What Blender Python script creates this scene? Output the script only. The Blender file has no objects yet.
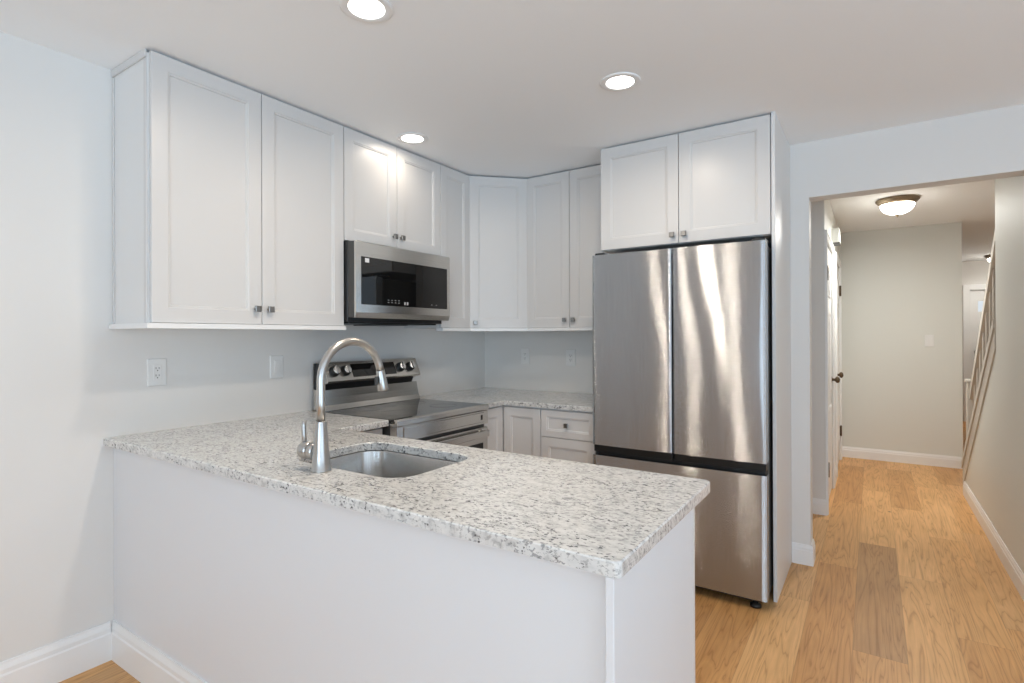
import bpy, bmesh, math, random
from mathutils import Vector, Matrix
random.seed(7)
PI = math.pi
SC = bpy.context.scene
COL = SC.collection

# ------------------------------------------------------------------ camera
CAM_POS = Vector((2.62628, -0.92146, 1.32437))
cam_r = Vector((0.83262741, 0.5538192, -0.00398585))
cam_u = Vector((4.65929e-03, 1.92036e-04, 9.99989e-01))
cam_f = Vector((-0.55381394, 0.83263693, 0.00242051))
cd = bpy.data.cameras.new('camera')
cd.sensor_width = 36.0
cd.lens = 541.94 / 1024 * 36.0
cd.shift_y = -6.5 / 1024
cd.clip_start = 0.02
cam = bpy.data.objects.new('camera', cd)
m = Matrix((cam_r, cam_u, -cam_f)).transposed().to_4x4()
m.translation = CAM_POS
cam.matrix_world = m
COL.objects.link(cam)
SC.camera = cam

# ------------------------------------------------------------------ world, exposure
SC.view_settings.view_transform = 'Standard'
SC.view_settings.look = 'None'
SC.view_settings.gamma = 1.0
SC.view_settings.use_curve_mapping = False
SC.view_settings.exposure = 0.14
SC.cycles.use_denoising = True
SC.cycles.max_bounces = 10
SC.cycles.diffuse_bounces = 7
SC.cycles.glossy_bounces = 5
SC.cycles.sample_clamp_indirect = 6.0
SC.cycles.caustics_reflective = False
SC.cycles.caustics_refractive = False
w = bpy.data.worlds.new('World')
SC.world = w
w.use_nodes = True
w.node_tree.nodes['Background'].inputs['Color'].default_value = (0.86, 0.93, 1.0, 1)
w.node_tree.nodes['Background'].inputs['Strength'].default_value = .75

# ------------------------------------------------------------------ room figures
H = 2.437           # ceiling
BY = 2.626          # back wall of the kitchen
KX1, KY0 = 5.2, -4.2    # right and rear limits of the kitchen / living space
OPX0, OPX1, OPZ = 2.325, 3.256, 2.117   # opening to the hall
HALLX = 2.335
FARY = 5.99
FOY = 9.8

# window openings in the rear wall: (x0, x1, z0, z1)
WINDOWS = [(1.9, 3.2, 0.6, 2.15), (3.5, 4.8, 0.6, 2.15)]

def area(name, loc, rot, sx, sy, energy, color=(1, 1, 1), shape='RECTANGLE', spread=PI):
    l = bpy.data.lights.new(name, 'AREA')
    l.shape = shape
    l.size = sx
    l.size_y = sy
    l.energy = energy
    l.color = color
    l.spread = spread
    o = bpy.data.objects.new(name, l)
    o.location = loc
    o.rotation_euler = rot
    COL.objects.link(o)
    return o

DAY = (0.62, 0.815, 1.0)
DAY_W = 19.0         # watts per square metre of window
for i, (x0, x1, z0, z1) in enumerate(WINDOWS):
    area('daylight', ((x0 + x1) / 2, KY0 - 0.16, (z0 + z1) / 2), (PI / 2 + .25, 0, 0), x1 - x0, z1 - z0,
         DAY_W * (x1 - x0) * (z1 - z0), DAY)
# daylight through the patio door in the living-room side wall
PATIO = (-3.2, 0.4, 0.05, 2.15)
area('daylight', (KX1 + 0.16, (PATIO[0] + PATIO[1]) / 2, (PATIO[2] + PATIO[3]) / 2), (PI / 2 + .25, 0, PI / 2), PATIO[1] - PATIO[0], PATIO[3] - PATIO[2],
     4.7 * 3.6 * 2.1, (.60, .79, 1.0))
# upward fill lamps outside the windows and patio door, added to brighten the ceiling
CEIL_FILL_W = 10.2
area('ceiling_fill_lamp', (2.8, KY0 - 5.5, -.12), (PI, 0, 0), 10.0, 10.0, CEIL_FILL_W * 95, (.40, .66, 1.0))
area('ceiling_fill_lamp', (KX1 + 5.5, -1.5, -.12), (PI, 0, 0), 10.0, 10.0, CEIL_FILL_W * 100, (.45, .745, 1.0))
CAN_W = 5.2
HALL_W = 18.5
FOYER_W = 4.5

# ------------------------------------------------------------------ materials
def srgb(r, g, b):
    f = lambda c: (c / 255 / 12.92) if c / 255 <= 0.04045 else ((c / 255 + 0.055) / 1.055) ** 2.4
    return (f(r), f(g), f(b), 1.0)

MATS = {}
def mat(name, color=(.8, .8, .8, 1), rough=.5, metal=0.0, spec=0.5, emit=None, estr=0.0, coat=0.0):
    mt = bpy.data.materials.new(name)
    mt.use_nodes = True
    b = mt.node_tree.nodes['Principled BSDF']
    b.inputs['Base Color'].default_value = color
    b.inputs['Roughness'].default_value = rough
    b.inputs['Metallic'].default_value = metal
    b.inputs['Specular IOR Level'].default_value = spec
    b.inputs['Coat Weight'].default_value = coat
    if emit:
        b.inputs['Emission Color'].default_value = emit
        b.inputs['Emission Strength'].default_value = estr
    MATS[name] = mt
    return mt

class NT:
    """small helper for node trees"""
    def __init__(s, mt):
        s.t = mt.node_tree
        s.b = s.t.nodes['Principled BSDF']
    def n(s, typ, **kw):
        nd = s.t.nodes.new(typ)
        for k, v in kw.items():
            if k in nd.bl_rna.properties:
                setattr(nd, k, v)
            else:
                nd.inputs[k.replace('_', ' ')].default_value = v
        return nd
    def l(s, a, b):
        s.t.links.new(a, b)
    def coord(s, scale=(1, 1, 1)):
        tc = s.n('ShaderNodeTexCoord')
        mp = s.n('ShaderNodeMapping')
        mp.inputs['Scale'].default_value = scale
        s.l(tc.outputs['Object'], mp.inputs['Vector'])
        return mp.outputs['Vector']
    def noise(s, vec, scale, detail=3, rough=.5, dist=0.0):
        nd = s.n('ShaderNodeTexNoise')
        nd.inputs['Scale'].default_value = scale
        nd.inputs['Detail'].default_value = detail
        nd.inputs['Roughness'].default_value = rough
        nd.inputs['Distortion'].default_value = dist
        s.l(vec, nd.inputs['Vector'])
        return nd.outputs['Fac']
    def ramp(s, fac, stops):
        r = s.n('ShaderNodeValToRGB')
        e = r.color_ramp.elements
        while len(e) < len(stops):
            e.new(0.5)
        for el, (p, c) in zip(e, stops):
            el.position = p
            el.color = c if len(c) == 4 else (*c, 1)
        s.l(fac, r.inputs['Fac'])
        return r.outputs['Color']
    def math(s, op, a, b=None):
        nd = s.n('ShaderNodeMath', operation=op)
        for i, v in enumerate((a, b)):
            if v is None: continue
            if isinstance(v, (int, float)): nd.inputs[i].default_value = v
            else: s.l(v, nd.inputs[i])
        return nd.outputs[0]
    def mix(s, fac, a, b, blend='MIX'):
        nd = s.n('ShaderNodeMix', data_type='RGBA', blend_type=blend)
        for sock, v in ((nd.inputs[0], fac), (nd.inputs[6], a), (nd.inputs[7], b)):
            if isinstance(v, (int, float)): sock.default_value = v
            elif isinstance(v, tuple): sock.default_value = v
            else: s.l(v, sock)
        return nd.outputs[2]
    def bump(s, h, strength=.1, dist=.01):
        nd = s.n('ShaderNodeBump')
        nd.inputs['Strength'].default_value = strength
        nd.inputs['Distance'].default_value = dist
        s.l(h, nd.inputs['Height'])
        s.l(nd.outputs['Normal'], s.b.inputs['Normal'])

def G(v): return (v, v, v, 1)

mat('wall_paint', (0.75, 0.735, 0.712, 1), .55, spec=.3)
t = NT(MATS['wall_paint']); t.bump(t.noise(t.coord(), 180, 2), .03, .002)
mat('hall_paint', (0.705, 0.71, 0.67, 1), .55, spec=.3)
t = NT(MATS['hall_paint']); t.bump(t.noise(t.coord(), 180, 2), .03, .002)
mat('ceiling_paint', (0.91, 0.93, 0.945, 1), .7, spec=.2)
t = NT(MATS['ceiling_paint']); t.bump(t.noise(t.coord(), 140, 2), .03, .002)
mat('trim_white', (0.84, 0.84, 0.835, 1), .35)
mat('cabinet_white', (0.665, 0.652, 0.638, 1), .32)
mat('cabinet_side', (0.76, 0.755, 0.745, 1), .4)
mat('panel_white', (0.74, 0.75, 0.77, 1), .4)
mat('plate_white', (0.79, 0.785, 0.77, 1), .3)
mat('slot_dark', G(.03), .5)
mat('black_plastic', G(.012), .35)
mat('dark_plastic', (.045, .045, .045, 1), .4)
mat('dark_steel', (.09, .088, .085, 1), .32, metal=.6)
mat('black_glass', (.006, .006, .006, 1), .03, spec=.6)
mat('cooktop_glass', (.012, .012, .012, 1), .05, spec=.8)
mat('chrome', G(.75), .12, metal=1)
mat('nickel', (.30, .295, .285, 1), .35, metal=1)
mat('bronze', (.14, .10, .065, 1), .4, metal=.9)
mat('bronze_light', (.30, .235, .16, 1), .38, metal=.85)
mat('stair_trim', (.56, .52, .465, 1), .5)
mat('mark_white', G(.42), .5)
mat('pale_mark', G(.8), .4)
mat('lens', G(.9), .3, emit=(1, .97, .92, 1), estr=4.0)
mat('lamp_glass', (.95, .94, .9, 1), .25, emit=(1, .94, .84, 1), estr=12.0)

def steel(name, col, rough, aniso, streak):
    mt = mat(name, (*col, 1), rough, metal=1)
    t = NT(mt)
    t.b.inputs['Anisotropic'].default_value = aniso
    tg = t.n('ShaderNodeTangent', direction_type='RADIAL', axis='Z')
    t.l(tg.outputs[0], t.b.inputs['Tangent'])
    t.b.inputs['Anisotropic Rotation'].default_value = .25
    f = t.noise(t.coord(streak), 1.0, 3, .6)
    c = t.ramp(f, [(.3, tuple(x * .93 for x in col)), (.7, tuple(min(1, x * 1.06) for x in col))])
    t.l(c, t.b.inputs['Base Color'])
    return mt
steel('fridge_steel', (.475, .495, .515), .115, 0.0, (260, 260, 3))
# brushed grain: countless fine horizontal scratches that tilt the facets up and down
t = NT(MATS['fridge_steel'])
wv_ = t.n('ShaderNodeTexWhiteNoise', noise_dimensions='3D')
t.l(t.coord((900, 900, 4000)), wv_.inputs['Vector'])
sc_ = t.n('ShaderNodeSeparateColor'); t.l(wv_.outputs['Color'], sc_.inputs[0])
tri = t.math('SUBTRACT', t.math('ADD', sc_.outputs[0], sc_.outputs[1]), 1.0)
tilt = t.n('ShaderNodeCombineXYZ'); t.l(t.math('MULTIPLY', tri, .80), tilt.inputs[2])
ge = t.n('ShaderNodeNewGeometry')
ad = t.n('ShaderNodeVectorMath', operation='ADD'); t.l(ge.outputs['Normal'], ad.inputs[0]); t.l(tilt.outputs[0], ad.inputs[1])
no = t.n('ShaderNodeVectorMath', operation='NORMALIZE'); t.l(ad.outputs[0], no.inputs[0])
t.l(no.outputs[0], t.b.inputs['Normal'])
steel('steel', (.68, .665, .635), .24, .3, (3, 3, 300))
steel('sink_steel', (.55, .54, .525), .26, .4, (200, 200, 4))
steel('faucet_steel', (.50, .49, .475), .29, .2, (4, 4, 300))

# oak planks laid along the hall
mt = mat('oak_floor', srgb(205, 160, 110), .42, spec=.35)
t = NT(mt)
tc = t.n('ShaderNodeTexCoord')
sx = t.n('ShaderNodeSeparateXYZ'); t.l(tc.outputs['Object'], sx.inputs[0])
PW, PL = .19, 1.42
xs = t.math('DIVIDE', t.math('SUBTRACT', sx.outputs['X'], 2.55), PW)
row = t.math('FLOOR', xs)
def hash_(v, k): return t.math('FRACT', t.math('MULTIPLY', t.math('SINE', v), k))
row_h = hash_(t.math('ADD', t.math('MULTIPLY', row, 12.9898), 4.645), 43.7585)
ys = t.math('DIVIDE', t.math('ADD', sx.outputs['Y'], t.math('MULTIPLY', row_h, 7.3)), PL)
pid = t.math('FLOOR', ys)
cv = t.n('ShaderNodeCombineXYZ'); t.l(row, cv.inputs[0]); t.l(pid, cv.inputs[1])
wn2 = t.n('ShaderNodeTexWhiteNoise', noise_dimensions='2D'); t.l(cv.outputs[0], wn2.inputs['Vector'])
plank_h = hash_(t.math('ADD', t.math('ADD', t.math('MULTIPLY', row, 12.9898), t.math('MULTIPLY', pid, 7.233)), 4.205), 437.585)
tone = t.ramp(plank_h, [(0, srgb(190, 146, 98)), (.05, srgb(192, 147, 98)), (.16, srgb(206, 154, 98)), (.5, srgb(224, 174, 116)),
                                     (.8, srgb(232, 184, 126)), (1, srgb(214, 168, 116))])
# grain: coordinates shifted per plank
off = t.n('ShaderNodeVectorMath', operation='MULTIPLY'); t.l(wn2.outputs['Color'], off.inputs[0]); off.inputs[1].default_value = (9, 9, 9)
gc = t.n('ShaderNodeVectorMath', operation='ADD'); t.l(tc.outputs['Object'], gc.inputs[0]); t.l(off.outputs[0], gc.inputs[1])
gm = t.n('ShaderNodeMapping'); gm.inputs['Scale'].default_value = (13, .75, 1); t.l(gc.outputs[0], gm.inputs['Vector'])
rings = t.noise(gm.outputs[0], 1.0, 3, .5, .6)
wv = t.math('FRACT', t.math('MULTIPLY', rings, 11.0))
wv = t.math('ABSOLUTE', t.math('SUBTRACT', wv, .5))
gl = t.ramp(wv, [(.0, (.72, .64, .56)), (.10, (.93, .905, .87)), (.5, (1.04, 1.04, 1.04))])
gm2 = t.n('ShaderNodeMapping'); gm2.inputs['Scale'].default_value = (120, 5, 1); t.l(gc.outputs[0], gm2.inputs['Vector'])
fine = t.ramp(t.noise(gm2.outputs[0], 1.0, 3, .6), [(.3, (.90, .885, .87)), (.7, (1.04, 1.04, 1.04))])
gm3 = t.n('ShaderNodeMapping'); gm3.inputs['Scale'].default_value = (5, 2.2, 1); t.l(gc.outputs[0], gm3.inputs['Vector'])
patch = t.ramp(t.noise(gm3.outputs[0], 1.0, 3, .55), [(.3, (.90, .88, .85)), (.65, (1.03, 1.03, 1.03))])
c = t.mix(1.0, tone, gl, 'MULTIPLY')
c = t.mix(1.0, c, fine, 'MULTIPLY')
c = t.mix(1.0, c, patch, 'MULTIPLY')
# knots
vo = t.n('ShaderNodeTexVoronoi'); vo.inputs['Scale'].default_value = 1.0
gm4 = t.n('ShaderNodeMapping'); gm4.inputs['Scale'].default_value = (4.6, 2.6, 1); t.l(gc.outputs[0], gm4.inputs['Vector']); t.l(gm4.outputs[0], vo.inputs['Vector'])
kn = t.ramp(vo.outputs['Distance'], [(.015, G(1)), (.06, G(0))])
c = t.mix(t.math('MULTIPLY', kn, .75), c, srgb(92, 60, 36))
# seams
fx = t.math('FRACT', xs); ex = t.math('MINIMUM', fx, t.math('SUBTRACT', 1, fx))
fy = t.math('FRACT', ys); ey = t.math('MULTIPLY', t.math('MINIMUM', fy, t.math('SUBTRACT', 1, fy)), PL / PW)
seam = t.ramp(t.math('MINIMUM', ex, ey), [(0.0, G(.72)), (.012, G(1))])
c = t.mix(1.0, c, seam, 'MULTIPLY')
t.l(c, t.b.inputs['Base Color'])

# speckled white granite
mt = mat('granite', (.75, .74, .71, 1), .10, spec=.75)
t = NT(mt)
co = t.coord((1, 1.5, 1.25))
base = t.ramp(t.noise(co, 26, 3, .6), [(.33, (.50, .50, .49)), (.45, (.665, .66, .645)), (.66, (.75, .745, .725))])
m0 = t.ramp(t.noise(co, 9, 2, .5), [(.35, G(.25)), (.6, G(1))])
m1 = t.ramp(t.noise(co, 76, 3, .6), [(.55, G(0)), (.58, G(1))])
c = t.mix(t.math('MULTIPLY', t.math('MULTIPLY', m1, m0), .85), base, (.30, .30, .30, 1))
co2 = t.coord((1, 1.9, 1.5))
m2 = t.ramp(t.noise(co2, 74, 3, .6), [(.590, G(0)), (.606, G(1))])
m3 = t.ramp(t.noise(co, 15, 2, .5), [(.38, G(.2)), (.58, G(1))])
c = t.mix(t.math('MULTIPLY', t.math('MULTIPLY', m2, m3), .92), c, (.06, .06, .065, 1))
t.l(c, t.b.inputs['Base Color'])

# ------------------------------------------------------------------ mesh helpers
class B:
    """collects shapes given in world coordinates, then links them as ONE mesh object"""
    def __init__(s):
        s.bm = bmesh.new()
    def face(s, pts):
        return s.bm.faces.new([s.bm.verts.new(p) for p in pts])
    def box(s, x0, x1, y0, y1, z0, z1, bev=0.0, seg=1):
        b2 = bmesh.new()
        vs = [b2.verts.new(p) for p in ((x0, y0, z0), (x1, y0, z0), (x1, y1, z0), (x0, y1, z0), (x0, y0, z1), (x1, y0, z1), (x1, y1, z1), (x0, y1, z1))]
        for f in ((3, 2, 1, 0), (4, 5, 6, 7), (0, 1, 5, 4), (1, 2, 6, 5), (2, 3, 7, 6), (3, 0, 4, 7)):
            b2.faces.new([vs[i] for i in f])
        if bev:
            bmesh.ops.bevel(b2, geom=list(b2.edges), offset=bev, segments=seg, affect='EDGES', profile=.5)
        s.add(b2)
        return s
    def add(s, b2, mtx=None):
        mp = {}
        for v in b2.verts:
            mp[v] = s.bm.verts.new(mtx @ v.co if mtx else v.co)
        for f in b2.faces:
            try:
                nf = s.bm.faces.new([mp[v] for v in f.verts]); nf.smooth = f.smooth
            except ValueError:
                pass
        b2.free()
        return s
    def rings(s, loops, close=True, cap0=True, cap1=True, smooth=False):
        """bridge a list of point loops of equal length"""
        vl = [[s.bm.verts.new(p) for p in lp] for lp in loops]
        n = len(vl[0])
        for a, b in zip(vl, vl[1:]):
            for i in range(n if close else n - 1):
                j = (i + 1) % n
                f = s.bm.faces.new((a[i], a[j], b[j], b[i])); f.smooth = smooth
        if cap0: s.bm.faces.new(vl[0][::-1])
        if cap1: s.bm.faces.new(vl[-1])
        return s
    def prism(s, prof, axis, a0, a1):
        """extrude a 2-D profile along an axis; prof lies in the other two axes in (x,y,z) order"""
        def P(p, a):
            q = list(p); q.insert(axis, a); return q
        return s.rings([[P(p, a0) for p in prof], [P(p, a1) for p in prof]])
    def tube(s, pts, rad, seg=16, smooth=True):
        pts = [Vector(p) for p in pts]
        if not isinstance(rad, (list, tuple)): rad = [rad] * len(pts)
        tans = []
        for i in range(len(pts)):
            a = pts[max(i - 1, 0)]; b = pts[min(i + 1, len(pts) - 1)]
            tans.append((b - a).normalized())
        ref = Vector((0, 0, 1)) if abs(tans[0].z) < .9 else Vector((1, 0, 0))
        nrm = tans[0].cross(ref).normalized()
        loops = []
        for p, tg, r in zip(pts, tans, rad):
            nrm = (nrm - tg * nrm.dot(tg)).normalized()
            bn = tg.cross(nrm)
            loops.append([p + r * (math.cos(2 * PI * k / seg) * nrm + math.sin(2 * PI * k / seg) * bn) for k in range(seg)])
        return s.rings(loops, smooth=smooth)
    def lathe(s, prof, origin, axis=(0, 0, 1), seg=32, smooth=True, cap0=True, cap1=True):
        """prof: list of (radius, height along axis)"""
        ax = Vector(axis).normalized()
        ref = Vector((1, 0, 0)) if abs(ax.x) < .9 else Vector((0, 1, 0))
        u = (ref - ax * ref.dot(ax)).normalized(); v = ax.cross(u)
        o = Vector(origin)
        loops = [[o + ax * h + r * (math.cos(2 * PI * k / seg) * u + math.sin(2 * PI * k / seg) * v) for k in range(seg)] for r, h in prof]
        return s.rings(loops, smooth=smooth, cap0=cap0, cap1=cap1)
    def build(s, name, material, parent=None, origin=None):
        bmesh.ops.recalc_face_normals(s.bm, faces=s.bm.faces)
        me = bpy.data.meshes.new(name)
        if parent is not None:
            org = parent['_org'] if '_org' in parent else (0, 0, 0)
            org = Vector(org)
        else:
            org = Vector(origin if origin is not None else (0, 0, 0))
        bmesh.ops.translate(s.bm, verts=s.bm.verts, vec=-org)
        s.bm.to_mesh(me); s.bm.free()
        for mtl in (material if isinstance(material, list) else [material]):
            me.materials.append(MATS[mtl])
        o = bpy.data.objects.new(name, me)
        COL.objects.link(o)
        if parent is not None:
            o.parent = parent
            ORG[o.name] = org
        else:
            o.location = org
        o['_org'] = list(org)
        TMP.append(o)
        return o
ORG = {}
TMP = []

def tag(o, label=None, cat=None, group=None, kind=None):
    if label: o['label'] = label
    if cat: o['category'] = cat
    if group: o['group'] = group
    if kind: o['kind'] = kind
    return o

def thing(name, label, cat, loc, group=None, kind=None):
    o = bpy.data.objects.new(name, None)
    o.empty_display_size = .05
    COL.objects.link(o)
    o.location = loc
    o['_org'] = list(loc)
    TMP.append(o)
    return tag(o, label, cat, group, kind)

def struct(name, b, material, label=None, cat=None):
    o = b.build(name, material)
    o['kind'] = 'structure'
    return tag(o, label, cat)

# ------------------------------------------------------------------ the room
struct('floor', B().box(-.1, KX1 + .1, KY0 - .1, FOY + .1, -.08, 0), 'oak_floor', 'honey oak plank floor running into the hall', 'floor')
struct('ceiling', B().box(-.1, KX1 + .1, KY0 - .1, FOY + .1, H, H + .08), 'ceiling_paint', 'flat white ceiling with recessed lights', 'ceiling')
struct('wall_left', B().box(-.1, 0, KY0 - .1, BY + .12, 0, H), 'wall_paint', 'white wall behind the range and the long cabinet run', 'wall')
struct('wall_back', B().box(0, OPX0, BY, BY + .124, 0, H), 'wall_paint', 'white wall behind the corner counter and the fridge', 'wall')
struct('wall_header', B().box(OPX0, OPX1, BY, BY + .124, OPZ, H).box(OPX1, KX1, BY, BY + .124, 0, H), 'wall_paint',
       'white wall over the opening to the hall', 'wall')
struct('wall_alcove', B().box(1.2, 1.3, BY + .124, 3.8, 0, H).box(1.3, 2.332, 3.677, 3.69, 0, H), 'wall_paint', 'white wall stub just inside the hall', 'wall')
struct('wall_hall_far', B().box(2.2, 3.364, FARY, FARY + .11, 0, H), 'hall_paint', 'beige wall at the end of the hall', 'wall')
# hall left wall with two door openings
DA = (3.752, 4.50); DB = (5.02, 5.78); DZ = 2.035
struct('wall_hall_left', B().box(2.2, HALLX, 3.69, DA[0], 0, H).box(2.2, HALLX, DA[1], DB[0], 0, H).box(2.2, HALLX, DB[1], FARY, 0, H)
       .box(2.2, HALLX, DA[0], DA[1], DZ, H).box(2.2, HALLX, DB[0], DB[1], DZ, H), 'hall_paint', 'white hall wall holding the two doors', 'wall')
# right hall wall: full height, then sloping down with the stair
sl = lambda y: 1.335 - (y - 3.58) * .79
b = B().box(OPX1, OPX1 + .11, BY + .124, 3.49, 0, H)
b.prism([(3.49, 0), (4.93, 0), (4.93, sl(4.93) - .01), (3.49, sl(3.49) - .01)], 0, OPX1 + .003, OPX1 + .11)
struct('wall_hall_right', b, 'hall_paint', 'beige hall wall whose far end slopes down along the stair', 'wall')
b = B()
b.prism([(3.49, sl(3.49) - .17), (4.88, sl(4.88) - .19), (4.88, 0), (4.945, 0), (4.945, sl(4.945) + .004), (3.49, sl(3.49) + .004)], 0, OPX1 - .006, OPX1 + .122)
b.prism([(3.4885, sl(3.49) - .045), (4.955, sl(4.955) - .045), (4.955, sl(4.955) + .012), (3.4885, sl(3.49) + .012)], 0, OPX1 - .014, OPX1 + .136)
struct('trim_1', b, 'stair_trim', 'greige board capping the sloping stair wall', 'trim')
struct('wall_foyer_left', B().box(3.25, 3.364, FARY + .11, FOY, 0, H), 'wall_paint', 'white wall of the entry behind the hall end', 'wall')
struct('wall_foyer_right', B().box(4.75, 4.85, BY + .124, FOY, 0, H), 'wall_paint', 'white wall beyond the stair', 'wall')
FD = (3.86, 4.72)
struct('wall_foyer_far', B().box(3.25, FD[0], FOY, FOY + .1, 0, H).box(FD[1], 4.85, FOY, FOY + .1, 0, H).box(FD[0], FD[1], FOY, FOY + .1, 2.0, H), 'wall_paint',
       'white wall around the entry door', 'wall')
# rear and right walls of the living space behind the camera
b = B()
xs_ = sorted([-.1, KX1 + .1] + [v for q in WINDOWS for v in q[:2]])
for i in range(0, len(xs_), 2):
    b.box(xs_[i], xs_[i + 1], KY0 - .1, KY0, 0, H)
for x0, x1, z0, z1 in WINDOWS:
    b.box(x0, x1, KY0 - .1, KY0, 0, z0).box(x0, x1, KY0 - .1, KY0, z1, H)
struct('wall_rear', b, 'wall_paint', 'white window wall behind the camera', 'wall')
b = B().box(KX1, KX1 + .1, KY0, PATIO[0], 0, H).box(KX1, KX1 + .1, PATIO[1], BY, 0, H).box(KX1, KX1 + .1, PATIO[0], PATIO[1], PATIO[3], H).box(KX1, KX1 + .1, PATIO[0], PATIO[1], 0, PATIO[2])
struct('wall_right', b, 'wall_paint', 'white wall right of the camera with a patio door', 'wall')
for i, (x0, x1, z0, z1) in enumerate(WINDOWS):
    b = B()
    for q in ((x0, x0 + .035, z0, z1), (x1 - .035, x1, z0, z1), (x0, x1, z0, z0 + .035), (x0, x1, z1 - .035, z1)):
        b.box(q[0], q[1], KY0 - .08, KY0 + .015, q[2], q[3])
    if x1 - x0 > 1:
        b.box((x0 + x1) / 2 - .02, (x0 + x1) / 2 + .02, KY0 - .07, KY0, z0, z1)
    struct('window_%d' % (i + 1), b, 'trim_white', 'white window frame in the rear wall', 'window')
b = B()
for y in (PATIO[0], (PATIO[0] + PATIO[1]) / 2 - .03, PATIO[1] - .06):
    b.box(KX1 - .01, KX1 + .08, y, y + .06, PATIO[2], PATIO[3])
b.box(KX1 - .01, KX1 + .08, PATIO[0], PATIO[1], PATIO[2], PATIO[2] + .06).box(KX1 - .01, KX1 + .08, PATIO[0], PATIO[1], PATIO[3] - .06, PATIO[3])
struct('window_3', b, 'trim_white', 'white patio door frame right of the camera', 'window')

# baseboards
def bb_prof(h, d):
    return [(0, 0), (d, 0), (d, h * .70), (d * .8, h * .74), (d * .8, h * .84), (d * .45, h * .95), (d * .4, h), (0, h)]
def baseboard(name, h, d, runs, label):
    """runs: (axis, sign, plane, a0, a1): along axis 0/1, standing on plane and facing sign"""
    b = B()
    for ax, sg, pl, a0, a1 in runs:
        pr = [(pl + sg * q[0], q[1]) for q in bb_prof(h, d)]
        if ax == 0:      # along x, profile in (y,z)
            b.prism(pr, 0, a0, a1)
        else:
            b.prism(pr, 1, a0, a1)
    return struct(name, b, 'trim_white', label, 'baseboard')
baseboard('baseboard_left', .155, .015, [(1, 1, 0, KY0, .0215)], 'white baseboard on the left wall')
baseboard('baseboard_stub', .115, .014, [(0, -1, BY, 2.2295, OPX0 + .012), (1, 1, OPX0, BY - .012, BY + .124)], 'white baseboard on the wall stub beside the fridge panel')
baseboard('baseboard_alcove', .115, .014, [(0, -1, 3.677, 1.3, 2.345)], 'white baseboard on the stub just inside the hall')
baseboard('baseboard_hall_left', .105, .014, [(1, 1, HALLX, 4.58, 4.94), (1, 1, HALLX, 5.86, FARY)], 'white baseboard between the hall doors')
baseboard('baseboard_hall_far', .115, .014, [(0, -1, FARY, HALLX, 3.364)], 'white baseboard at the end of the hall')
baseboard('baseboard_hall_right', .115, .014, [(1, -1, OPX1 + .002, BY + .0, 4.877)], 'white baseboard along the right hall wall')
baseboard('baseboard_foyer', .115, .014, [(0, -1, FOY, 3.364, FD[0] - .09)], 'white baseboard in the entry')

# ------------------------------------------------------------------ doors of the hall
def six_panel(b, x, y0, y1, z0, z1, sgn=1, thick=.035):
    """six-panel door leaf lying in a plane x = const"""
    b.box(x - thick, x, y0, y1, z0, z1, .002)
    wdt = y1 - y0
    for (a0, a1) in ((.14, .46), (.54, .86)):
        for (c0, c1) in ((.11, .36), (.42, .74), (.80, .93)):
            ya, yb = y0 + a0 * wdt, y0 + a1 * wdt
            za, zb = z0 + c0 * (z1 - z0), z0 + c1 * (z1 - z0)
            lp = []
            for ins, hh in ((0, .0), (.006, .007), (.02, .007), (.03, .002), (.045, .006)):
                lp.append([(x + hh, ya + ins, za + ins), (x + hh, yb - ins, za + ins), (x + hh, yb - ins, zb - ins), (x + hh, ya + ins, zb - ins)])
            b.rings(lp, cap0=False)
    return b

def casing(b, x, y0, y1, z1, w=.065, d=.017):
    for (a0, a1, c0, c1) in ((y0 - w, y0, 0, z1 + w), (y1, y1 + w, 0, z1 + w), (y0, y1, z1, z1 + w)):
        b.box(x, x + d * .75, a0, a1, c0, c1, .002)
        # raised outer bead
    b.box(x - .001, x + d, y0 - w - .0012, y0 - w + .018, .0004, z1 + w - .0165, .002).box(x - .001, x + d, y1 + w - .018, y1 + w + .0012, .0004, z1 + w - .0165, .002).box(x - .001, x + d, y0 - w - .0012, y1 + w + .0012, z1 + w - .018, z1 + w + .0012, .002)
    return b

def hall_door(n, y0, y1, hinge_y, knob_y, label):
    t_ = thing('door_%d' % n, label, 'door', (HALLX, (y0 + y1) / 2, 0), kind='structure')
    six_panel(B(), HALLX - .004, y0 + .004, y1 - .004, .018, DZ - .004).build('leaf', 'trim_white', t_)
    casing(B(), HALLX, y0, y1, DZ).build('casing', 'trim_white', t_)
    for hz in (1.79, .315):
        B().box(HALLX - .003, HALLX + .006, hinge_y - .02, hinge_y + .02, hz - .05, hz + .05).lathe([(.0075, -.055), (.0075, .055)], (HALLX + .012, hinge_y, hz), seg=10).build('hinge', 'bronze', t_)
    B().lathe([(.028, 0), (.028, .006), (.012, .010), (.011, .028), (.026, .038), (.029, .05), (.02, .062), (.0005, .066)], (HALLX - .004, knob_y, .945), (1, 0, 0), 20).build('knob', 'bronze', t_)
hall_door(1, DA[0], DA[1], DA[0] + .02, DA[1] - .07, 'white six-panel hall door nearer the kitchen')
hall_door(2, DB[0], DB[1], DB[1] - .02, DB[0] + .07, 'white six-panel hall door next to the end wall')
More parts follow.
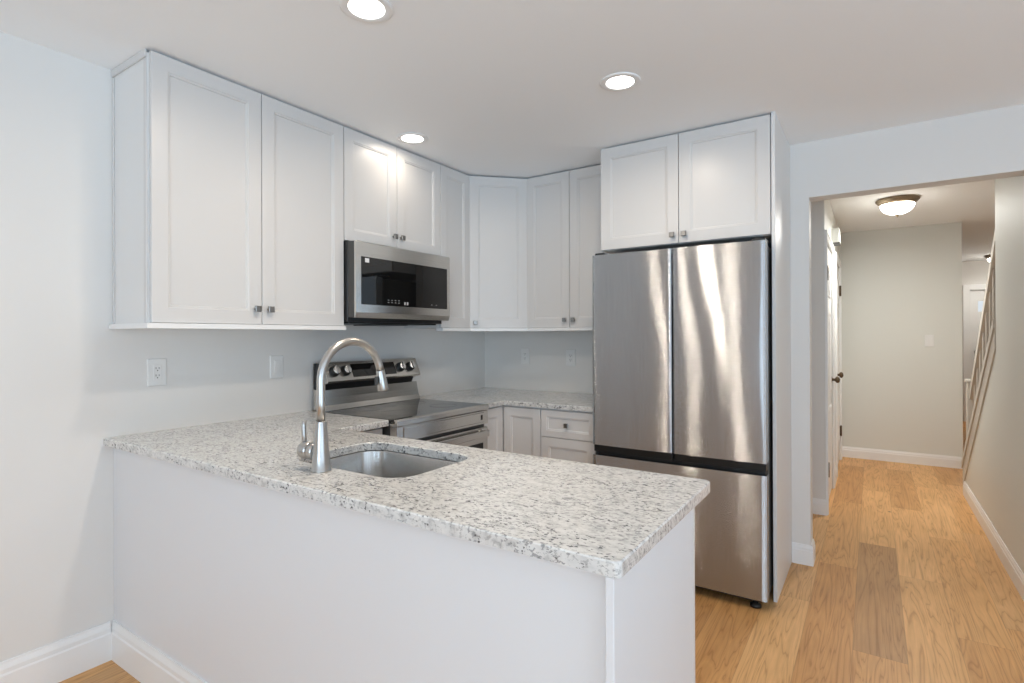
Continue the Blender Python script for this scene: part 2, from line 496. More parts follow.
# entry door far beyond the hall
t_ = thing('door_3', 'white entry door with a small bright window far beyond the stair', 'door', ((FD[0] + FD[1]) / 2, FOY, 0), kind='structure')
b = B()
x0, x1 = FD[0] + .004, FD[1] - .004
lx0, lx1, lz0, lz1 = FD[0] + .10, FD[1] - .10, 1.67, 1.83
b.box(x0, lx0, FOY + .03, FOY + .07, .015, 1.995).box(lx1, x1, FOY + .03, FOY + .07, .015, 1.995).box(lx0, lx1, FOY + .03, FOY + .07, .015, lz0).box(lx0, lx1, FOY + .03, FOY + .07, lz1, 1.995)
for (a0, a1) in ((.14, .46), (.54, .86)):
    for (c0, c1) in ((.11, .36), (.42, .76)):
        ya, yb = x0 + a0 * (x1 - x0), x0 + a1 * (x1 - x0)
        za, zb = .015 + c0 * 1.98, .015 + c1 * 1.98
        b.rings([[(ya + i, FOY + .03 - h_, za + i), (yb - i, FOY + .03 - h_, za + i), (yb - i, FOY + .03 - h_, zb - i), (ya + i, FOY + .03 - h_, zb - i)] for i, h_ in ((0, 0), (.008, .008), (.025, .008), (.04, .002), (.06, .007))], cap0=False)
b.build('leaf', 'trim_white', t_)
b = B()
for q in ((FD[0] - .08, FD[0], 0, 2.08), (FD[1], FD[1] + .02, 0, 2.08), (FD[0], FD[1], 2.0, 2.08)):
    b.box(q[0], q[1], FOY - .018, FOY, q[2], q[3], .003)
b.build('casing', 'trim_white', t_)
B().lathe([(.03, 0), (.03, .008), (.012, .012), (.012, .03), (.027, .04), (.027, .055), (.001, .065)], (FD[0] + .08, FOY + .03, .96), (0, -1, 0), 16).build('knob', 'chrome', t_)
B().lathe([(.03, 0), (.03, .015), (.001, .02)], (FD[0] + .08, FOY + .03, 1.06), (0, -1, 0), 16).build('deadbolt', 'chrome', t_)

# stair railing on the sloping wall
t_ = thing('stair_railing', 'greige stair handrail on balusters above the sloping hall wall', 'railing', (3.31, 4.8, sl(4.8)))
RA, RB = Vector((3.31, 3.50, 2.20)), Vector((3.31, 4.86, .85))
def rail_z(y): return RA.z + (RB.z - RA.z) * (y - RA.y) / (RB.y - RA.y)
b = B()
dz = .075
b.prism([(RA.y, RA.z), (RB.y, RB.z), (RB.y, RB.z - dz), (RA.y, RA.z - dz)], 0, 3.285, 3.335)
b.build('handrail', 'stair_trim', t_)
for k in range(9):
    y = 3.60 + k * .14
    B().box(3.298, 3.322, y - .012, y + .012, sl(y) + .0, rail_z(y) - .06, .003).build('baluster', 'stair_trim', t_)
B().box(3.27, 3.35, 4.84, 4.92, sl(4.92), .93, .004).box(3.26, 3.36, 4.83, 4.93, .93, .955, .006).build('newel_post', 'stair_trim', t_)

# ------------------------------------------------------------------ cabinets
def frame(O, U, V, N):
    O, U, V, N = Vector(O), Vector(U).normalized(), Vector(V).normalized(), Vector(N).normalized()
    return lambda u, v, n: O + U * u + V * v + N * n

def shaker(P, u0, u1, v0, v1, fw=.06, th=.02):
    """framed cabinet front with a stepped recessed panel"""
    b = B()
    def loop(i, n):
        return [P(u0 + i, v0 + i, n), P(u1 - i, v0 + i, n), P(u1 - i, v1 - i, n), P(u0 + i, v1 - i, n)]
    b.rings([loop(0, 0.001), loop(0, th - .0015), loop(.0015, th), loop(fw - .001, th), loop(fw + .0015, th - .003), loop(fw + .007, th - .0035), loop(fw + .010, th - .009)])
    return b

def cab_knob(P, u, v, n, parent):
    """small square metal knob on a round neck"""
    b = B()
    N = (P(0, 0, 1) - P(0, 0, 0))
    b.lathe([(.007, 0), (.0055, .006), (.0055, .016)], P(u, v, n), N, 14)
    s_ = .0135
    def loop(e, h_): return [P(u - e, v - e, n + h_), P(u + e, v - e, n + h_), P(u + e, v + e, n + h_), P(u - e, v + e, n + h_)]
    b.rings([loop(s_ - .003, .014), loop(s_, .017), loop(s_, .025), loop(s_ - .002, .027)])
    return b.build('knob', 'nickel', parent)

ZB, ZT = 1.383, 2.4265      # door bottoms and tops of the wall cabinets
W0 = .31                   # carcass depth
DT = .02
C0, C1, C2, C3 = .036, .950, 1.712, 2.018
DGX = BY - C3              # .608, where the diagonal cabinet ends on the back wall

def wall_cabinet(label, P, length, depth, z0, z1, doors, name='wall_cabinet', rail=True, left_trim=False, group=None):
    """P(u along face, v up, n outwards) with n=0 at the carcass front; doors: (u0,u1,knob_u or None)"""
    root = thing(name, label, 'cabinet', P(length / 2, z0, -depth / 2), group)
    b = B()
    def box(u0, u1, v0, v1, n0, n1):
        b.rings([[P(u0, v0, n0), P(u1, v0, n0), P(u1, v0, n1), P(u0, v0, n1)], [P(u0, v1, n0), P(u1, v1, n0), P(u1, v1, n1), P(u0, v1, n1)]])
    box(0.0005, length - .0005, z0 - .002, ZT - .004, -depth + .001, 0)
    b.build('carcass', 'cabinet_side', root)
    for (u0, u1, ku, kv) in doors:
        d = shaker(P, u0 + .0018, u1 - .0018, z0, z1).build('door', 'cabinet_white', root)
        if ku is not None:
            cab_knob(P, ku, kv, DT, d)
    return root

def add_rail(root, pts_out, pts_in, z0=1.361, z1=1.381):
    """light rail: strip following the cabinet front"""
    b = B()
    ch = .004
    for (a, bb), (c, d) in zip(zip(pts_out, pts_out[1:]), zip(pts_in, pts_in[1:])):
        b.rings([[(*c, z0), (*d, z0), (*bb, z0), (*a, z0)], [(*c, z1), (*d, z1), (*bb, z1), (*a, z1)]])
    b.build('light_rail', 'trim_white', root)

e = .034    # light rail proud of the carcass front
# A: wide double cabinet, left wall
P = frame((W0, C0, 0), (0, 1, 0), (0, 0, 1), (1, 0, 0))
L_ = C1 - C0
r = wall_cabinet('wide double-door white wall cabinet at the left, over the faucet', P, L_, W0, ZB, ZT, [(.004, L_ / 2, L_ / 2 - .032, ZB + .068), (L_ / 2, L_, L_ / 2 + .032, ZB + .068)])
add_rail(r, [(0.001, C0 - .016), (W0 + e, C0 - .016), (W0 + e, C1 - .0005)], [(0.001, C0 + .03), (W0 - .02, C0 + .03), (W0 - .02, C1 - .0005)])
b = B()   # scribe mouldings framing the visible end
b.box(.001, W0 - .002, C0 - .007, C0 + .0004, H - .032, H - .001, .002).box(.001, .018, C0 - .004, C0 + .0004, ZB, H - .035, .002).box(W0 - .022, W0, C0 - .004, C0 + .0004, ZB, H - .035, .002)
b.build('scribe_moulding', 'cabinet_white', r)
# B: over the microwave
P = frame((W0, C1, 0), (0, 1, 0), (0, 0, 1), (1, 0, 0))
L_ = C2 - C1
wall_cabinet('short double-door white wall cabinet directly above the microwave', P, L_, W0, 1.833, ZT, [(0.002, L_ / 2, L_ / 2 - .03, 1.833 + .068), (L_ / 2, L_, L_ / 2 + .03, 1.833 + .068)])
# C: narrow one
P = frame((W0, C2, 0), (0, 1, 0), (0, 0, 1), (1, 0, 0))
L_ = C3 - C2
r = wall_cabinet('narrow single-door white wall cabinet right of the microwave', P, L_, W0, ZB, ZT, [(0.0, L_ - .002, None, 0)])
add_rail(r, [(W0 + e, C2 + .0005), (W0 + e, C3 - .008)], [(W0 - .02, C2 + .0005), (W0 - .02, C3 - .008)])
# D: diagonal corner cabinet
root = thing('corner_wall_cabinet', 'diagonal single-door white wall cabinet in the corner', 'cabinet', (.2, BY - .2, ZB))
b = B()
poly = [(.001, C3 + .0005), (W0, C3 + .0005), (DGX - .0005, BY - W0), (DGX - .0005, BY - .001), (.001, BY - .001)]
b.rings([[(x, y, ZB - .002) for x, y in poly], [(x, y, ZT - .004) for x, y in poly]])
b.build('carcass', 'cabinet_side', root)
dv = Vector((DGX - W0, BY - W0 - C3, 0)); LD = dv.length
P = frame((W0, C3, 0), dv, (0, 0, 1), (1, -1, 0))
d = shaker(P, .010, LD - .010, ZB, ZT).build('door', 'cabinet_white', root)
cab_knob(P, .010 + .035, ZB + .035, DT, d)
o1 = P(.012, 0, e); o2 = P(LD - .012, 0, e); i1 = P(.012, 0, -.02); i2 = P(LD - .012, 0, -.02)
add_rail(root, [(o1.x, o1.y), (o2.x, o2.y)], [(i1.x, i1.y), (i2.x, i2.y)])
# E: back wall double
XE = 1.2885
P = frame((DGX, BY - W0, 0), (1, 0, 0), (0, 0, 1), (0, -1, 0))
L_ = XE - DGX
r = wall_cabinet('double-door white wall cabinet between the corner cabinet and the fridge', P, L_, W0, ZB, ZT, [(0.002, L_ / 2, L_ / 2 - .032, ZB + .05), (L_ / 2, L_, L_ / 2 + .032, ZB + .05)])
add_rail(r, [(DGX + .008, BY - W0 - e), (XE - .0005, BY - W0 - e)], [(DGX + .008, BY - W0 + .02), (XE - .0005, BY - W0 + .02)])
# F: deep cabinet over the fridge
FX0, FX1, FYF = 1.289, 2.210, 2.04
P = frame((FX0, FYF + .02, 0), (1, 0, 0), (0, 0, 1), (0, -1, 0))
L_ = FX1 - FX0
wall_cabinet('deep double-door white cabinet over the stainless fridge', P, L_, BY - FYF - .02, 1.83, ZT, [(0.0, L_ / 2, L_ / 2 - .032, 1.83 + .045), (L_ / 2, L_ - .003, L_ / 2 + .032, 1.83 + .045)])
b = B().box(FX1 + .0005, FX1 + .018, FYF, BY - .001, 0.0, H - .001, .0015)
tag(b.build('fridge_end_panel', 'cabinet_side', None, (FX1 + .009, BY - .3, 0)), 'tall white panel on the right side of the fridge', 'panel')

# ------------------------------------------------------------------ base cabinets
CZ = .884          # top of base cabinets / underside of the counter
PD = .671          # peninsula counter depth
PLN = 2.245        # peninsula counter length
root = thing('peninsula_cabinet', 'white panelled peninsula facing the camera under the granite counter', 'cabinet', (1.1, .32, 0))
B().box(.001, 2.214, .048, .525, 0, .6).box(.001, .93, .048, .61, .6, CZ - .001).box(1.56, 2.214, .048, .525, .6, CZ - .001).build('carcass', 'cabinet_side', root)
B().box(.001, 2.2145, .036, .048, 0, CZ - .001).build('back_panel', 'panel_white', root)
B().box(2.215, 2.232, .003, .525, 0, CZ - .001, .0012).build('end_panel', 'panel_white', root)
B().box(2.195, 2.2325, .5255, .541, 0, CZ - .001, .002).build('corner_strip', 'cabinet_white', root)
pr = [(.036 - q[0], q[1]) for q in bb_prof(.155, .0145)]
B().prism(pr, 0, .001, 2.2145).build('base_moulding', 'trim_white', root)

root = thing('base_cabinet', 'white base cabinet in the counter corner left of the range', 'cabinet', (.3, .79, 0))
B().box(.001, .58, .6105, .966, .0, CZ - .001).build('carcass', 'cabinet_side', root)
P = frame((.58, .625, 0), (0, 1, 0), (0, 0, 1), (1, 0, 0))
shaker(P, .002, .337, .11, CZ - .014).build('door', 'cabinet_white', root)

CFX, CFY = .615, 1.985       # carcass fronts right of the range / on the back wall
root = thing('corner_base_cabinet', 'white corner base cabinet with a folding L-shaped door right of the range', 'cabinet', (.4, 2.3, 0))
b = B()
poly = [(.001, 1.742), (CFX, 1.742), (CFX, CFY), (.915, CFY), (.915, BY - .001), (.001, BY - .001)]
b.rings([[(x, y, .1) for x, y in poly], [(x, y, CZ - .001) for x, y in poly]])
pk = [(.001, 1.742), (CFX - .06, 1.742), (CFX - .06, CFY + .06), (.915, CFY + .06), (.915, BY - .001), (.001, BY - .001)]
b.rings([[(x, y, 0) for x, y in pk], [(x, y, .1) for x, y in pk]])
b.build('carcass', 'cabinet_side', root)
P = frame((CFX, 1.742, 0), (0, 1, 0), (0, 0, 1), (1, 0, 0))
shaker(P, .002, CFY - 1.742 - .023, .115, CZ - .012, .055).build('door', 'cabinet_white', root)
P = frame((CFX, CFY, 0), (1, 0, 0), (0, 0, 1), (0, -1, 0))
shaker(P, .024, .915 - CFX - .002, .115, CZ - .012, .055).build('door', 'cabinet_white', root)

root = thing('drawer_base_cabinet', 'white base cabinet with stacked drawers beside the fridge', 'cabinet', (1.09, 2.3, 0))
B().box(.9155, 1.288, CFY, BY - .001, .1, CZ - .001).box(.9155, 1.288, CFY + .06, BY - .001, 0, .1).build('carcass', 'cabinet_side', root)
P = frame((.9155, CFY, 0), (1, 0, 0), (0, 0, 1), (0, -1, 0))
for v0, v1 in ((.708, CZ - .012), (.415, .704), (.115, .411)):
    d = shaker(P, .003, .371, v0, v1, .04 if v0 > .7 else .055).build('drawer', 'cabinet_white', root)
    cab_knob(P, .187, (v0 + v1) / 2, DT, d)

# ------------------------------------------------------------------ countertops
def offset_poly(p, d):
    """move a closed polygon inwards (material to the left of travel) by d"""
    out = []
    n = len(p)
    for i in range(n):
        a, b_, c_ = Vector(p[i - 1]), Vector(p[i]), Vector(p[(i + 1) % n])
        e1 = (b_ - a).normalized(); e2 = (c_ - b_).normalized()
        n1 = Vector((-e1.y, e1.x)); n2 = Vector((-e2.y, e2.x))
        k = (n1 + n2)
        k = k / max(k.length_squared / 2, .2)
        out.append(b_ + k * d)
    return out
def round_rect(x0, x1, y0, y1, r, seg=8):
    pts = []
    for cx, cy, a0 in ((x1 - r, y0 + r, -PI / 2), (x1 - r, y1 - r, 0), (x0 + r, y1 - r, PI / 2), (x0 + r, y0 + r, PI)):
        for k in range(seg + 1):
            a = a0 + PI / 2 * k / seg
            pts.append((cx + r * math.cos(a), cy + r * math.sin(a)))
    return pts
def round_corners(poly, rads, seg=5):
    out = []
    n = len(poly)
    for i in range(n):
        r = rads[i]
        b_ = Vector(poly[i])
        if r <= 0:
            out.append(tuple(b_)); continue
        a = (Vector(poly[i - 1]) - b_).normalized(); c_ = (Vector(poly[(i + 1) % n]) - b_).normalized()
        s0, s1 = b_ + a * r, b_ + c_ * r
        ctr = b_ + (a + c_) * r
        for k in range(seg + 1):
            t_ = k / seg
            # quarter arc about ctr
            v0, v1 = s0 - ctr, s1 - ctr
            ang = PI / 2 * t_
            out.append(tuple(ctr + v0 * math.cos(ang) + v1 * math.sin(ang)))
    return out
def countertop(name, outer, holes, z0, z1, label):
    b = B()
    bm = b.bm
    def wall(poly):
        ins = offset_poly(poly, .003)
        lo = [bm.verts.new((*p, z0 + .0005)) for p in poly]
        mid = [bm.verts.new((*p, z1 - .003)) for p in poly]
        top = [bm.verts.new((p[0], p[1], z1)) for p in ins]
        n = len(poly)
        for A_, B_ in ((lo, mid), (mid, top)):
            for i in range(n):
                bm.faces.new((A_[i], A_[(i + 1) % n], B_[(i + 1) % n], B_[i]))
        return lo, top
    los, tops = [], []
    for p in [outer] + holes:
        l_, t_ = wall(p); los.append(l_); tops.append(t_)
    for grp in (los, tops):
        eds = []
        for lp in grp:
            for i in range(len(lp)):
                e_ = bm.edges.get((lp[i], lp[(i + 1) % len(lp)]))
                eds.append(e_)
        bmesh.ops.triangle_fill(bm, use_beauty=True, use_dissolve=False, edges=eds)
    o = b.build(name, 'granite', None, (outer[0][0], outer[0][1], z0))
    return tag(o, label, 'countertop')
SX0, SX1, SY0, SY1 = .982, 1.497, .186, .558
hole = round_rect(SX0, SX1, SY0, SY1, .085)[::-1]
outer = round_corners([(.001, 0), (PLN, 0), (PLN, PD), (.635, PD), (.635, .969), (.001, .969)], [0, .014, .02, 0, 0, 0])
countertop('countertop', outer, [hole], CZ, .914, 'speckled white granite peninsula counter holding the sink')
outer = [(.001, 1.738), (.655, 1.738), (.655, 1.948), (1.290, 1.948), (1.290, BY - .001), (.001, BY - .001)]
countertop('countertop', outer, [], CZ, .912, 'speckled granite counter in the back corner between range and fridge')

# ------------------------------------------------------------------ sink
root = thing('sink', 'stainless undermount sink set in the peninsula counter', 'sink', ((SX0 + SX1) / 2, (SY0 + SY1) / 2, .69))
b = B()
def rr(grow, r, z, seg=8):
    return [(x, y, z) for x, y in round_rect(SX0 - grow, SX1 + grow, SY0 - grow, SY1 + grow, r, seg)]
b.rings([rr(.022, .10, CZ - .001), rr(.004, .088, CZ - .001), rr(.002, .086, CZ - .006), rr(-.004, .08, .74), rr(-.012, .07, .712), rr(-.035, .05, .700), rr(-.13, .03, .696)], cap0=False, smooth=True)
b.rings([rr(.022, .10, CZ - .001), rr(.022, .10, CZ - .004), rr(.005, .09, CZ - .006), rr(.0, .085, .738), rr(-.03, .05, .694)], cap0=False, smooth=True)
b.build('bowl', 'sink_steel', root)
B().lathe([(.055, 0), (.055, .004), (.045, .005), (.04, -.002), (.012, -.002), (.01, .004), (.001, .004)], ((SX0 + SX1) / 2, (SY0 + SY1) / 2, .6965), seg=24).build('drain', 'chrome', root)

# ------------------------------------------------------------------ faucet
FXC, FYC = 1.214, .14
root = thing('faucet', 'brushed gooseneck pull-down faucet standing at the sink', 'faucet', (FXC, FYC, .914))
B().lathe([(.0305, 0), (.0305, .004), (.0285, .006), (.0250, .05), (.0205, .10), (.0160, .150), (.0154, .1525)], (FXC, FYC, .914), seg=36).build('base', 'faucet_steel', root)
b = B()
pts = [(FXC, FYC, 1.0668), (FXC, FYC, 1.12), (FXC, FYC, 1.188)]
R_ = .1215; cz_ = 1.188
N_ = 22
end_a = PI * .94
for k in range(1, N_ + 1):
    a = end_a * k / N_
    pts.append((FXC, FYC + R_ - R_ * math.cos(a), cz_ + R_ * math.sin(a)))
dy, dz_ = math.sin(end_a), math.cos(end_a)
b.tube(pts, .0130, 22)
b.build('spout', 'faucet_steel', root)
pe = Vector(pts[-1]); dr = Vector((0, dy, dz_)).normalized()
B().lathe([(.0135, 0.001), (.0145, .004), (.0145, .010), (.0150, .012), (.0180, .048), (.0192, .068), (.0182, .072), (.0135, .073)], pe, dr, 28).build('spray_head', 'faucet_steel', root)
B().box(FXC - .007, FXC + .007, pe.y - .0205, pe.y - .0130, pe.z - .050, pe.z - .022, .002).build('spray_button', 'dark_plastic', root)
hb = Vector((FXC - .018, FYC, .970))
hd = Vector((-1, -.05, 0)).normalized()
hn = B().lathe([(.0265, 0), (.0265, .028), (.025, .029), (.025, .031), (.027, .032), (.027, .060), (.024, .067), (.001, .069)], hb, hd, 28).build('handle', 'faucet_steel', root)
lp = hb + hd * .058
B().tube([lp + Vector((0, 0, .015)), lp + Vector((-.003, -.001, .045)), lp + Vector((-.004, -.001, .075)), lp + Vector((-.001, 0, .092))], [.0070, .0076, .0076, .0062], 14).build('lever', 'faucet_steel', hn)

# ------------------------------------------------------------------ range
RY0, RY1 = .973, 1.733
root = thing('range', 'stainless electric range with black glass top between the counters', 'range', (.35, (RY0 + RY1) / 2, 0))
B().box(.02, .655, RY0 + .003, RY1 - .003, .06, .895).box(.06, .60, RY0 + .02, RY1 - .02, 0, .06).build('body', 'dark_steel', root)
ct = B().box(.105, .675, RY0, RY1, .896, .9145, .004).build('cooktop', 'cooktop_glass', root)
for (cx_, cy_, rr_) in ((.24, RY0 + .2, .075), (.24, RY1 - .2, .09), (.5, RY0 + .21, .105), (.5, RY1 - .2, .08), (.22, (RY0 + RY1) / 2, .05)):
    B().lathe([(rr_, 0), (rr_, .0003), (rr_ - .002, .0003), (rr_ - .002, 0)], (cx_, cy_, .9146), seg=40, cap0=False, cap1=False).build('burner_ring', 'dark_plastic', ct)
B().prism([(.640, .880), (.684, .880), (.690, .886), (.690, .908), (.684, .9165), (.676, .9165), (.676, .8955), (.640, .8955)], 1, RY0 - .001, RY1 + .001).build('front_trim', 'steel', root)
# backguard: riser, dark recess, tilted control panel
B().prism([(.025, .9), (.127, .9), (.127, .917), (.115, .945), (.104, .985), (.095, 1.028), (.025, 1.03)], 1, RY0 + .012, RY1).build('backguard', 'steel', root)
B().prism([(.02, .9), (.05, .9), (.05, 1.176), (.02, 1.176)], 1, RY0 + .016, RY1 - .002).prism([(.05, 1.028), (.07, 1.028), (.09, 1.065), (.05, 1.10)], 1, RY0 + .02, RY1 - .02).build('back_recess', 'black_plastic', root)
cp_prof = [(.045, 1.04), (.085, 1.058), (.128, 1.070), (.131, 1.078), (.084, 1.182), (.045, 1.186)]
cp = B().prism(cp_prof, 1, RY0 + .03, RY1).build('control_panel', 'steel', root)
pa, pb = Vector((.131, 0, 1.078)), Vector((.084, 0, 1.182))
V_ = (pb - pa).normalized(); N2 = Vector((V_.z, 0, -V_.x))
PP = frame((pa.x, 0, pa.z), (0, 1, 0), V_, N2)
PH = (pb - pa).length
def cp_quad(b, y0, y1, v0, v1, n=.0015):
    b.rings([[PP(y0, v0, 0), PP(y1, v0, 0), PP(y1, v1, 0), PP(y0, v1, 0)], [PP(y0, v0, n), PP(y1, v0, n), PP(y1, v1, n), PP(y0, v1, n)]])
b = B(); cp_quad(b, 1.185, 1.525, .016, PH - .018); dsp = b.build('display', 'black_glass', cp)
for ky in (1.060, 1.137, 1.570, 1.657):
    q = PP(ky, PH * .5, 0)
    kb = B().lathe([(.031, 0), (.031, .006), (.0285, .008), (.0275, .024), (.0265, .026), (.0245, .027)], q, N2, 28).build('knob', 'black_plastic', root)
    q2 = PP(ky, PH * .5, .0268)
    k2 = B().lathe([(.0235, 0), (.0235, .002), (.021, .003)], q2, N2, 26)
    Pk = frame(q2, (0, 1, 0), V_, N2)
    def lpk(h_, s_): return [Pk(-.0065 * s_, -.0235, h_), Pk(.0065 * s_, -.0235, h_), Pk(.0065 * s_, .0235, h_), Pk(-.0065 * s_, .0235, h_)]
    k2.rings([lpk(.0025, 1), lpk(.013, .8)])
    k2.build('knob_face', 'chrome', kb)
# front: fascia with an inset, oven door with handle and window, drawer
f_ = B().box(.640, .684, RY0 + .001, RY1 - .001, .800, .879, .002).build('fascia', 'steel', root)
B().prism([(.684, .812), (.689, .816), (.689, .868), (.684, .872)], 1, RY0 + .05, RY1 - .045).build('fascia_inset', 'steel', f_)
B().box(.6885, .6915, RY1 - .078, RY1 - .064, .828, .858, .001).build('badge', 'black_plastic', f_)
dr_ = B().box(.650, .683, RY0 + .002, RY1 - .002, .225, .780, .004).build('oven_door', 'steel', root)
B().box(.6825, .6855, RY0 + .05, RY1 - .05, .30, .690, .001).build('door_window', 'black_glass', dr_)
b = B()
b.box(.700, .720, RY0 + .03, RY1 - .03, .728, .768, .008, 3)
for y in (RY0 + .06, RY1 - .06):
    b.box(.682, .704, y - .014, y + .014, .734, .762, .004)
b.build('door_handle', 'steel', dr_)
B().box(.650, .680, RY0 + .002, RY1 - .002, .075, .218, .004).build('drawer', 'steel', root)

# ------------------------------------------------------------------ microwave
MY0, MY1 = C1 + .003, 1.6935
root = thing('microwave', 'stainless over-the-range microwave with a black glass door', 'microwave', (.2, (MY0 + MY1) / 2, 1.403))
B().box(.002, .352, MY0, MY1, 1.405, 1.828, .002).build('case', 'black_plastic', root)
B().box(.3535, .4045, MY0 + .001, MY1 - .001, 1.426, 1.822, .0015).build('door_frame', 'dark_steel', root)
B().box(.03, .33, MY0 + .03, MY1 - .03, 1.396, 1.406).box(.10, .30, MY0 + .25, MY1 - .25, 1.390, 1.397).build('vent_grille', 'black_plastic', root)
dr_ = B().prism([(.405, 1.424), (.4085, 1.424), (.4185, 1.452), (.4185, 1.817), (.4145, 1.8225), (.405, 1.8225)], 1, MY0, MY1).build('door', 'steel', root)
gl_ = B().box(.418, .4205, MY0 + .034, MY1 - .026, 1.494, 1.744, .0008).build('door_glass', 'black_glass', root)
for y, z in [(1.17 + i * .026, 1.511) for i in range(4)] + [(1.17 + i * .026, 1.524) for i in range(4)] + [(1.52, 1.513), (1.56, 1.513)]:
    B().box(.4204, .4208, y, y + .011, z, z + .0028).build('control_mark', 'mark_white', gl_)
for y in (1.295, 1.315):
    B().box(.4204, .4209, y, y + .012, 1.504, 1.520).build('clock_digit', 'mark_white', gl_)
B().box(.4204, .4209, MY0 + .058, MY0 + .086, 1.715, 1.737).build('pale_mark', 'pale_mark', gl_)  # small pale square on the door glass

# ------------------------------------------------------------------ fridge
RX0, RX1, RF = 1.3035, 2.2045, 1.885
root = thing('fridge', 'stainless french-door fridge with a bottom freezer drawer', 'fridge', ((RX0 + RX1) / 2, 2.25, 0))
B().box(RX0 + .004, RX1 - .004, 1.962, 2.60, .055, 1.765, .004).build('case', 'dark_steel', root)
B().box(RX0 + .03, RX1 - .03, 1.93, 1.962, .03, .09).build('kick_grille', 'black_plastic', root)
for x in (RX0 + .06, RX1 - .06):
    B().lathe([(.026, 0), (.026, .012), (.012, .016), (.012, .056)], (x, 1.945, 0.0), seg=16).build('foot', 'black_plastic', root)
def slab(x0, x1, z0, z1, seed, bulge=.005, warp=.0012):
    """door slab whose front is very slightly crowned"""
    b = B()
    nx, nz = 18, 26
    rnd = random.Random(seed)
    ph = [rnd.uniform(0, 6.28) for _ in range(4)]
    bm = b.bm
    g = []
    for j in range(nz + 1):
        rw = []
        for i in range(nx + 1):
            # cluster columns to the edges for a rounded border
            t_ = i / nx
            s_ = .5 - .5 * math.cos(PI * t_)
            tz = j / nz
            x = x0 + (x1 - x0) * s_
            z = z0 + (z1 - z0) * tz
            edge = min(s_, 1 - s_) * (x1 - x0)
            rnd_ = .004 * max(0, 1 - edge / .006) ** 2
            y = RF + .004 + rnd_ - bulge * (1 - (2 * s_ - 1) ** 2) - warp * math.sin(2.2 * tz * PI + ph[0]) * math.cos(1.6 * PI * s_ + ph[1])
            rw.append(bm.verts.new((x, y, z)))
        g.append(rw)
    for j in range(nz):
        for i in range(nx):
            f = bm.faces.new((g[j][i], g[j][i + 1], g[j + 1][i + 1], g[j + 1][i])); f.smooth = True
    yb = RF + .068
    # sides
    def strip(edge):
        back = [bm.verts.new((v.co.x, yb, v.co.z)) for v in edge]
        fr = [bm.verts.new(v.co) for v in edge]
        for i in range(len(edge) - 1):
            bm.faces.new((fr[i], back[i], back[i + 1], fr[i + 1]))
    strip(g[0]); strip(g[-1]); strip([r_[0] for r_ in g]); strip([r_[-1] for r_ in g])
    b.face([(x0, yb, z0), (x1, yb, z0), (x1, yb, z1), (x0, yb, z1)])
    return b
XM = 1.7575
for (x0, x1, sd) in ((RX0, XM - .004, 3), (XM + .004, RX1, 8)):
    d = slab(x0, x1, .712, 1.779, sd).build('door', 'fridge_steel', root)
    B().box(x0 + .003, x1 - .003, RF + .016, RF + .066, .672, .7115, .002).build('pull_recess', 'black_plastic', d)
slab(RX0, RX1, .055, .654, 5, .004).build('freezer_drawer', 'fridge_steel', root)
B().box(RX0 + .01, RX1 - .01, RF + .05, 1.962, .60, 1.76).build('gasket', 'black_plastic', root)
for x in (RX0 + .035, RX1 - .035):
    B().box(x - .03, x + .03, RF + .03, RF + .15, 1.7795, 1.795, .004).build('hinge_cover', 'black_plastic', root)

# ------------------------------------------------------------------ wall plates
def plate(name, P, label, cat, kind_, group):
    root = thing(name, label, cat, P(0, 0, 0), group)
    b = B()
    def lp(w_, h_, n): return [P(-w_, -h_, n), P(w_, -h_, n), P(w_, h_, n), P(-w_, h_, n)]
    b.rings([lp(.038, .060, .0005), lp(.038, .060, .003), lp(.035, .057, .0065), lp(.018, .035, .0068)])
    b.build('cover_plate', 'plate_white', root)
    b = B()
    b.rings([lp(.0165, .0335, .0065), lp(.0165, .0335, .0085), lp(.0155, .0325, .0092)])
    ins = b.build('receptacle' if kind_ == 'outlet' else 'rocker', 'plate_white', root)
    if kind_ == 'outlet':
        b = B()
        for cv_ in (.016, -.016):
            for (u, h_) in ((-.0062, .0045), (.0062, .0038)):
                b.rings([[P(u + a, cv_ + .003 + c_, n) for a, c_ in ((-.0012, -h_), (.0012, -h_), (.0012, h_), (-.0012, h_))] for n in (.009, .0095)])
            b.lathe([(.0026, 0), (.0026, .0006)], P(0, cv_ - .0075, .009), P(0, 0, 1) - P(0, 0, 0), 10)
        b.build('slot', 'slot_dark', ins)
    else:
        b = B()
        b.rings([lp(.012, .0275, .009), lp(.012, .0275, .0105)])
        b.build('paddle', 'plate_white', ins)
    return root
PL_ = frame((0, .199, 1.172), (0, 1, 0), (0, 0, 1), (1, 0, 0))
plate('electrical_outlet', PL_, 'white outlet on the left wall under the wide cabinet, nearest the camera', 'outlet', 'outlet', 'plates above the counters')
PL_ = frame((0, .775, 1.168), (0, 1, 0), (0, 0, 1), (1, 0, 0))
plate('light_switch', PL_, 'white wall switch on the left wall just left of the faucet neck', 'switch', 'switch', 'plates above the counters')
PL_ = frame((.391, BY, 1.170), (1, 0, 0), (0, 0, 1), (0, -1, 0))
plate('electrical_outlet', PL_, 'white outlet on the back wall nearest the corner', 'outlet', 'outlet', 'plates above the counters')
PL_ = frame((.786, BY, 1.165), (1, 0, 0), (0, 0, 1), (0, -1, 0))
plate('electrical_outlet', PL_, 'white outlet on the back wall nearest the fridge', 'outlet', 'outlet', 'plates above the counters')
PL_ = frame((3.105, FARY, 1.262), (1, 0, 0), (0, 0, 1), (0, -1, 0))
plate('light_switch', PL_, 'white light switch on the beige wall at the end of the hall', 'switch', 'switch', None)

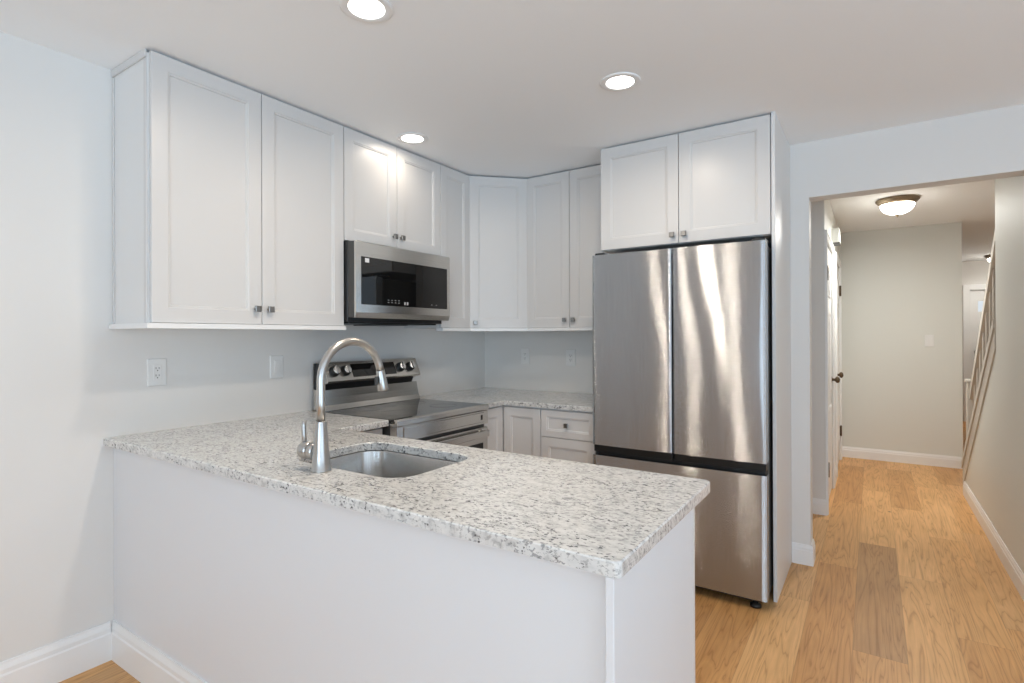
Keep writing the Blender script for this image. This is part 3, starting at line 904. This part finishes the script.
# door chime box high on the hall wall
root = thing('door_chime', 'small cream chime box high on the hall wall above the doors', 'door chime', (HALLX, 4.62, 2.13))
B().box(HALLX + .0005, HALLX + .058, 4.50, 4.74, 2.125, 2.245, .006, 2).build('cover', 'hall_paint', root)
B().box(HALLX + .004, HALLX + .060, 4.53, 4.71, 2.119, 2.1255).build('grille', 'slot_dark', root)

# ------------------------------------------------------------------ ceiling lights
def can_light(x, y, label, watts=CAN_W):
    root = thing('recessed_light', label, 'ceiling light', (x, y, H), 'recessed ceiling lights')
    B().lathe([(.088, -.0002), (.088, -.004), (.082, -.007), (.062, -.005), (.060, -.0035)], (x, y, H), (0, 0, 1), 40, cap0=True, cap1=False).build('trim_ring', 'trim_white', root)
    B().lathe([(.0605, -.0034), (.0605, -.0048), (.045, -.0052), (.0005, -.0054)], (x, y, H), (0, 0, 1), 36).build('lens', 'lens', root)
    l = area('can_lamp', (0, 0, -.012), (0, 0, 0), .11, .11, watts, (1.0, .86, .70), 'DISK', 3.0)
    l.parent = root
can_light(1.210, .330, 'round recessed light nearest the camera, cut by the top of the photo')
can_light(1.712, 1.316, 'round recessed light in front of the cabinet over the fridge')
can_light(1.742, .320, 'round recessed light over the peninsula end, above the frame')
can_light(.487, 1.297, 'round recessed light tucked beside the cabinets above the microwave', 1.15)

def flush_light(x, y, label, rim, lampw, r=.175):
    s_ = r / .175
    root = thing('flush_ceiling_light', label, 'ceiling light', (x, y, H))
    B().lathe([(.168 * s_, -.0005), (.176 * s_, -.006), (.176 * s_, -.014), (.160 * s_, -.030), (.142 * s_, -.046), (.138 * s_, -.046)], (x, y, H), (0, 0, 1), 44, cap1=False).build('rim', rim, root)
    prof = [(.138 * s_ * math.cos(a), -.046 - .095 * s_ * math.sin(a)) for a in [PI / 2 * k / 12 for k in range(13)]]
    prof[-1] = (.0008, prof[-1][1])
    B().lathe(prof, (x, y, H), (0, 0, 1), 44).build('glass_bowl', 'lamp_glass', root)
    zf = -.046 - .095 * s_
    B().lathe([(.016, .001), (.016, -.004), (.007, -.008), (.008, -.014), (.005, -.02), (.0006, -.024)], (x, y, H + zf), (0, 0, 1), 18).build('finial', rim, root)
    lo = area('bowl_lamp', (0, 0, zf - .028), (0, 0, 0), .24, .24, lampw, (1, 1.0, .95), 'DISK')
    lo.parent = root
flush_light(2.80, 4.53, 'bronze-rimmed flush dome light on the hall ceiling', 'bronze_light', HALL_W, .150)
flush_light(4.12, 9.15, 'dark-rimmed dome light far off in the entry, half behind the stair wall', 'bronze', FOYER_W)

for o in TMP:
    if '_org' in o: del o['_org']
